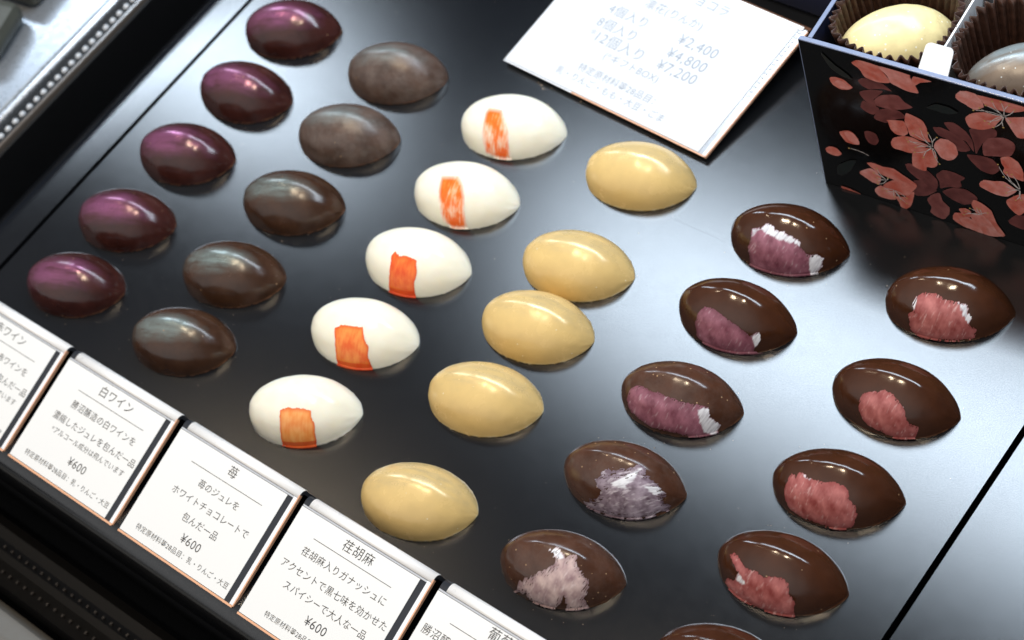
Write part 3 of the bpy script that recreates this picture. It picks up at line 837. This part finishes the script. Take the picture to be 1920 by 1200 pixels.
card(-12.2, -137.0, "price card for perilla seed, three characters in its heading", [('rule', (10.8, 45.6, 33.4)),
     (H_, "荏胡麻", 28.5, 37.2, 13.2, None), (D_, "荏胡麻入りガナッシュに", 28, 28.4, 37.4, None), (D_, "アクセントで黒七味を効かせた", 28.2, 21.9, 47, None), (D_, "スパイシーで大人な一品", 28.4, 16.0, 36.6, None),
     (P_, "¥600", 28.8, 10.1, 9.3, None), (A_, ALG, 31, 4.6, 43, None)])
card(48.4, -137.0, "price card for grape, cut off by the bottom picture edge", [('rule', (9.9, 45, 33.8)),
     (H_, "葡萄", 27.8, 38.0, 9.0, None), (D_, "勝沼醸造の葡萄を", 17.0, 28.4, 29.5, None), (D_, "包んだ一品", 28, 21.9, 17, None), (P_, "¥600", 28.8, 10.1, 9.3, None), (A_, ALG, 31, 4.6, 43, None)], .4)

# ------------------------------------------------------------------ large price sign
sg = empty("price_sign", (-.0764, .0947, .003), -math.atan2(.0545, .9985))
tag(sg, "large white price sign on a clear stand beside the gift box", "price sign")
TS = math.atan2(8.6, 60.6)
c2, s2 = math.cos(TS), math.sin(TS)


def SPt(a, b, h=0.0):
    # the rows of the plate run square to its lower edge in the tray plane sense
    k = .0545
    return ((a + b * c2 * k) * MM, (b * c2 - h * s2) * MM, (b * s2 + h * c2) * MM)


def sslab(name, a0, a1, b0, b1, h0, h1, mat, par, bv=0):
    q = [SPt(a0, b0, h0), SPt(a1, b0, h0), SPt(a1, b1, h0), SPt(a0, b1, h0), SPt(a0, b0, h1), SPt(a1, b0, h1), SPt(a1, b1, h1), SPt(a0, b1, h1)]
    o = link(name, q, boxgeo(0, 1, 0, 1, 0, 1)[1], mat, par)
    if bv: bevel(o, bv)
    return o


sslab("clear_plate", 0, 99, 0, 60.9, -2.0, -.3, M['clearplate'], sg, .0005)
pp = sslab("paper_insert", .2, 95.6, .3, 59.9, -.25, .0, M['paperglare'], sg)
sslab("painted_fringe", 35, 98.9, -.45, .0, -.6, -.1, M['copper'], sg)  # light refracted in the sign's edges, painted as coloured strips
sslab("painted_fringe", .1, 34.9, -.45, .0, -.6, -.1, M['edgeglint'], sg)
sslab("painted_fringe", 98.95, 99.35, -.3, 60.5, -1.2, .0, M['copper'], sg)
sslab("painted_edge_glint", 97.7, 98.9, .1, 60.6, -.25, .15, M['edgeglint'], sg)
v, f = [], []
for k in range(15):
    b = 58.5 - k * 2.2
    q, qf = boxgeo(0, 1, 0, 1, 0, 1)
    pts = [SPt(96.2, b, -.25), SPt(97.4, b, -.25), SPt(97.4, b + .9, -.25), SPt(96.2, b + .9, -.25), SPt(96.2, b, .02), SPt(97.4, b, .02), SPt(97.4, b + .9, .02), SPt(96.2, b + .9, .02)]
    f += [tuple(i + len(v) for i in z_) for z_ in qf]; v += pts
link("painted_reflection_dashes", v, f, M['lightmark'], sg)  # row of reflected dots painted as grey dashes on the clear margin
sslab("painted_fold_glint", .1, 97.0, 60.0, 61.6, -.25, .12, M['foldglint'], sg, .0003)  # reflection on the sign's fold, painted white
q = [SPt(.5, 61, -2.0), SPt(99.5, 61, -2.0), SPt(99.5, 62.4, -2.0), SPt(.5, 62.4, -2.0), SPt(.5, 61, -.1), SPt(99.5, 61, -.1), SPt(99.5, 62.4, -.4), SPt(.5, 62.4, -.4)]
q2 = [(p[0], p[1] + .0062, -.0028) for p in q[:4]]
b_ = [q2[0], q2[1], (q2[2][0], q2[2][1] + .0005, q2[2][2]), (q2[3][0], q2[3][1] + .0005, q2[3][2]), q[4], q[5], q[6], q[7]]
link("back_leg", b_, boxgeo(0, 1, 0, 1, 0, 1)[1], plain("brown_acrylic_leg", (.10, .045, .025), .2), sg)
pl = lambda a, b: SPt(a, b, .05)
letters("heading", [("ボンボンショコラ", 46, 55, 42, None), ("凛花(りんか)", 48.6, 45.6, 27, None)], pp, M['inkglare'], pl)
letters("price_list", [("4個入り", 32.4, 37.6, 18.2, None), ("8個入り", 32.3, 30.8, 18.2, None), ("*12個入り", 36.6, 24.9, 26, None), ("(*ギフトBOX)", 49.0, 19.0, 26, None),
                       ("¥2,400", 66.3, 37.8, 18, None), ("¥4,800", 66.3, 31.0, 18, None), ("¥7,200", 66.2, 25.0, 18, None)], pp, M['inkglare'], pl)
letters("allergen_note", [("特定原材料等28品目：", 48.5, 10.6, 37, None), ("乳・りんご・もも・大豆・ごま", 48.8, 5.8, 52.3, None)], pp, M['inkglare'], pl)

# dark block behind the sign
o = box("dark_box", (-.012, .085, .1648, .24, 0, .045), M['navy'], None, .0012)
tag(o, "dark navy box behind the price sign at the top edge", "box")

# ------------------------------------------------------------------ flowered gift box
ROT = math.radians(4.9)
gb = empty("gift_box", (.0668, .1002, 0), ROT)
tag(gb, "open black gift box printed with coral blossoms, holding chocolates", "gift box")
fp = box("front_panel", (-.0006, .1165, 0, .0011, .0002, .0742), M['panel'], gb)
SH = [(lin(122, 66, 63), lin(90, 42, 41)), (lin(148, 88, 84), lin(116, 58, 55)), (lin(216, 140, 128), lin(192, 88, 70)), (lin(224, 160, 152), lin(204, 112, 98)), (lin(20, 31, 31), lin(14, 23, 23))]


def cr(P, n=4):
    """rounded outline through the traced points"""
    out = []
    m = len(P)
    for i in range(m):
        p0, p1, p2, p3 = P[i - 1], P[i], P[(i + 1) % m], P[(i + 2) % m]
        for k in range(n):
            t_ = k / n
            out.append(tuple(.5 * (2 * b + (c_ - a) * t_ * .8 + (2 * a * .8 - 2 * b - .4 * a + 0 * b + 0) * 0 + 0) if False else
                             (b + (c_ - b) * (3 * t_ ** 2 - 2 * t_ ** 3) + .35 * ((c_ - a) * (t_ ** 3 - 2 * t_ ** 2 + t_) + (d_ - b) * (t_ ** 3 - t_ ** 2)))
                             for a, b, c_, d_ in zip(p0, p1, p2, p3)))
    return out


V, Fc, Cc = [], [], []
for k, (ci, P) in enumerate(PETALS):
    P = [(min(max(a, .2), 116), min(max(b, .2), 74.0)) for a, b in P]
    O = cr(P)
    O = [(a + .16 * noise.noise(Vector((a * 1.4, b * 1.4, k))), min(74.0, b + .16 * noise.noise(Vector((a * 1.4, b * 1.4, k + 50))))) for a, b in O]
    cx, cy = sum(p[0] for p in O) / len(O), sum(p[1] for p in O) / len(O)
    y = -(.06 + .006 * k) * MM
    rings = [1.0, .93, .72, .4]
    n0 = len(V); m = len(O)
    out, inn = SH[ci]
    for r in rings:
        for a, b in O:
            aa, bb = cx + (a - cx) * r, cy + (b - cy) * r
            V.append((aa * MM, y, bb * MM))
            wv = .5 + .8 * noise.noise(Vector((aa * .35, bb * .35, k * 1.7))) + .25 * noise.noise(Vector((aa * 2.5, bb * 2.5, k)))
            wv += .35 * (1 - r) + .25 * noise.noise(Vector((aa * 5, bb * 5, k + 7)))
            cc = mixc(out, inn, wv)
            Cc.append(mixc(cc, (.05, .012, .01), .22) if r == 1.0 else cc)
    V.append((cx * MM, y, cy * MM)); Cc.append(mixc(out, inn, .6))
    for i in range(3):
        for j in range(m):
            Fc.append((n0 + i * m + j, n0 + i * m + (j + 1) % m, n0 + (i + 1) * m + (j + 1) % m, n0 + (i + 1) * m + j))
    for j in range(m): Fc.append((n0 + 3 * m + j, n0 + 3 * m + (j + 1) % m, len(V) - 1))
PV, PF = V, Fc
V, Fc, V2, F2 = [], [], [], []
yl = -(.06 + .006 * (len(PETALS) + 3)) * MM
for (ca, cb), ends in STAMENS:
    for i, (ea, eb) in enumerate(ends):
        ea, eb = min(ea, 116), min(eb, 73.8)
        dx, dy = ea - ca, eb - cb
        ln = math.hypot(dx, dy) or 1
        px_, py_ = -dy / ln, dx / ln
        bow = (.10 if i % 2 else -.08) * ln
        prev = None
        for s in range(9):
            t_ = .06 + .86 * s / 8
            a, b = ca + dx * t_ + px_ * bow * math.sin(t_ * 3.1), cb + dy * t_ + py_ * bow * math.sin(t_ * 3.1)
            wd = .10 + .05 * (s % 3 == 0)
            V += [((a - px_ * wd) * MM, yl, (b - py_ * wd) * MM), ((a + px_ * wd) * MM, yl, (b + py_ * wd) * MM)]
            if s: Fc.append((len(V) - 4, len(V) - 3, len(V) - 1, len(V) - 2))
        n0 = len(V2)
        for s in range(8): V2.append(((ea + .36 * math.cos(s * math.pi / 4)) * MM, yl - .00001, (eb + .30 * math.sin(s * math.pi / 4)) * MM))
        F2.append(tuple(range(n0, n0 + 8)))
n1, n2 = len(PV), len(PV) + len(V)
so = link("blossom_print", PV + V + V2, PF + [tuple(i + n1 for i in q) for q in Fc] + [tuple(i + n2 for i in q) for q in F2], M['petal'], fp, False,
          Cc + [(.5, .5, .5)] * (len(V) + len(V2)))
so.data.materials.append(M['twig']); so.data.materials.append(M['gold'])
for i, p in enumerate(so.data.polygons): p.material_index = 0 if i < len(PF) else (1 if i < len(PF) + len(Fc) else 2)
box("front_rim", (-.0006, .1165, -.0001, .0016, .0743, .0749), M['rim'], gb, .0002)
box("panel_edge", (-.00085, -.00065, 0, .0011, .0002, .0745), M['rim'], gb)
box("side_wall", (.0020, .0030, .0017, .085, .0002, .0742), M['navy'], gb)
box("side_rim", (.0018, .0033, .0017, .085, .0743, .0748), M['rim'], gb, .0002)
box("side_wall", (.1128, .1138, .0017, .085, .0002, .0742), M['navy'], gb)
box("back_wall", (.0020, .1138, .0851, .0862, .0002, .0742), M['navy'], gb)
box("inner_floor", (.0031, .1127, .0017, .0850, .044, .0452), M['clear'], gb)
dv = box("divider", (.0433, .0439, .0030, .0848, .0453, .0741), M['divider'], gb)
box("divider", (.0031, .0432, .0407, .0413, .0453, .0741), M['divider'], gb)
box("divider", (.0440, .1127, .0407, .0413, .0453, .0741), M['clear'], gb)
# folded white flap of the divider, rounded corners
tv, n_c = [], 6
hw, hl, rr = 4.9, 8.6, 1.7
out = [(-hw, 0), (hw, 0)]
for k in range(n_c + 1):
    a = k / n_c * math.pi / 2
    out.append((hw - .3 - rr + rr * math.cos(a), hl - rr + rr * math.sin(a)))
for k in range(n_c + 1):
    a = math.pi / 2 + k / n_c * math.pi / 2
    out.append((-hw + .3 + rr + rr * math.cos(a), hl - rr + rr * math.sin(a)))
ang = math.radians(43)
up = lambda a, b, h: ((45.0 + a) * MM, (1.9 + b * math.cos(ang) - h * math.sin(ang)) * MM, (74.3 + b * math.sin(ang) + h * math.cos(ang)) * MM)
m = len(out)
tv = [up(a, b, 0) for a, b in out] + [up(a, b, .45) for a, b in out]
tf = [tuple(range(m - 1, -1, -1)), tuple(range(m, 2 * m))] + [(i, (i + 1) % m, m + (i + 1) % m, m + i) for i in range(m)]
link("flap", tv, tf, M['divider'], gb)


def in_box(lx, ly, z):
    return (.0668 + lx * math.cos(ROT) - ly * math.sin(ROT), .1002 + lx * math.sin(ROT) + ly * math.cos(ROT), z)


def cup_mesh(seed):
    NA, NZ, PL = 38 * 9, 10, 38
    v, f = [], []
    for k in range(NZ + 1):
        h = k / NZ
        for i in range(NA):
            th = 2 * math.pi * i / NA
            e = 3.2
            sq = (abs(math.cos(th)) ** e + abs(math.sin(th)) ** e) ** (-1 / e)
            r = (13.5 + 4.4 * h ** .8) * (1 + (sq - 1) * (.35 + .3 * h))
            ph = PL * th + .8 * noise.noise(Vector((math.cos(th) * 3, math.sin(th) * 3, seed)))
            r += (.3 + .8 * h) * math.cos(ph)
            r += .9 * h * noise.noise(Vector((math.cos(th) * 1.5, math.sin(th) * 1.5, seed + 3)))
            z = h * 28.3 + (1.0 * math.cos(ph * .5 + .6) * .35 + 1.6 * noise.noise(Vector((math.cos(th) * 2, math.sin(th) * 2, seed + 9)))) * h
            v.append((r * math.cos(th) * MM, r * math.sin(th) * MM, z * MM))
    for k in range(NZ):
        for i in range(NA):
            j = (i + 1) % NA
            f.append((k * NA + i, k * NA + j, (k + 1) * NA + j, (k + 1) * NA + i))
    f.append(tuple(range(NA - 1, -1, -1)))
    return v, f


for (lx, ly, sd_, lab) in [(23.0, 21.4, 2, "brown pleated paper cup around the gold chocolate"), (64.2, 21.4, 5, "brown pleated paper cup around the blue grey chocolate"),
                           (22.6, 62.5, 8, "brown pleated paper cup in the back corner of the gift box")]:
    v, f = cup_mesh(sd_)
    o = link("paper_cup", v, f, M['cup'], None, True)
    o.location = in_box(lx * MM, ly * MM, .0456); o.rotation_euler = (0, 0, ROT); o.scale = (1.08, 1.03, 1)
    sm = o.modifiers.new("thick", 'SOLIDIFY'); sm.thickness = .00016
    tag(o, lab, "paper cup", "paper cups in the gift box")
for (lx, ly, z, key, yaw, tilt, sd_, lab) in [(24.0, 18.2, .0600, 'goldpearl', 45, 0.0, 4.4, "sparkling gold chocolate in a paper cup in the gift box"),
                                        (67.5, 17.8, .0590, 'bluepearl', 40, 0.0, 5.4, "blue grey pearl chocolate at the right picture edge in the gift box")]:
    me = egg_mesh(0, sd_); me.materials.append(M[key])
    o = bpy.data.objects.new("chocolate_egg", me); C.objects.link(o)
    o.location = in_box(lx * MM, ly * MM, z)
    o.rotation_euler = (tilt, 0, math.radians(yaw)); o.scale = (.93, .95, 1)
    tag(o, lab, "chocolate")
    # the pad each chocolate sits on inside its cup
    # (a folded paper disc, hidden beneath)

# ------------------------------------------------------------------ crumbs
random.seed(21)
v, f = [], []
spots = [(-52 + random.gauss(0, 9), 92 + random.gauss(0, 6), random.uniform(.15, .5)) for _ in range(9)]
spots += [(random.uniform(-195, 165), random.uniform(-90, 130), random.uniform(.06, .20)) for _ in range(120)]
for n_ in PLACE:
    x, y, yw = PLACE[n_]
    for _ in range(5):
        a = random.uniform(0, 6.28)
        spots.append((x + 23 * math.cos(a), y + 15.5 * math.sin(a), random.uniform(.08, .22)))
for x, y, s in spots:
    n0 = len(v)
    for k in range(6):
        d = [(1, 0, 0), (-1, 0, 0), (0, 1, 0), (0, -1, 0), (0, 0, 1), (0, 0, -.2)][k]
        j = random.uniform(.6, 1.3)
        v.append(((x + d[0] * s * j) * MM, (y + d[1] * s * j) * MM, (s * .25 + d[2] * s * j * .8) * MM))
    for a, b, c_ in [(0, 2, 4), (2, 1, 4), (1, 3, 4), (3, 0, 4), (2, 0, 5), (1, 2, 5), (3, 1, 5), (0, 3, 5)]: f.append((n0 + a, n0 + b, n0 + c_))
tag(link("crumbs", v, f, plain("pale_crumb", (.30, .22, .15), .5)), "tiny crumbs and dust scattered on the black tray", kind='stuff')
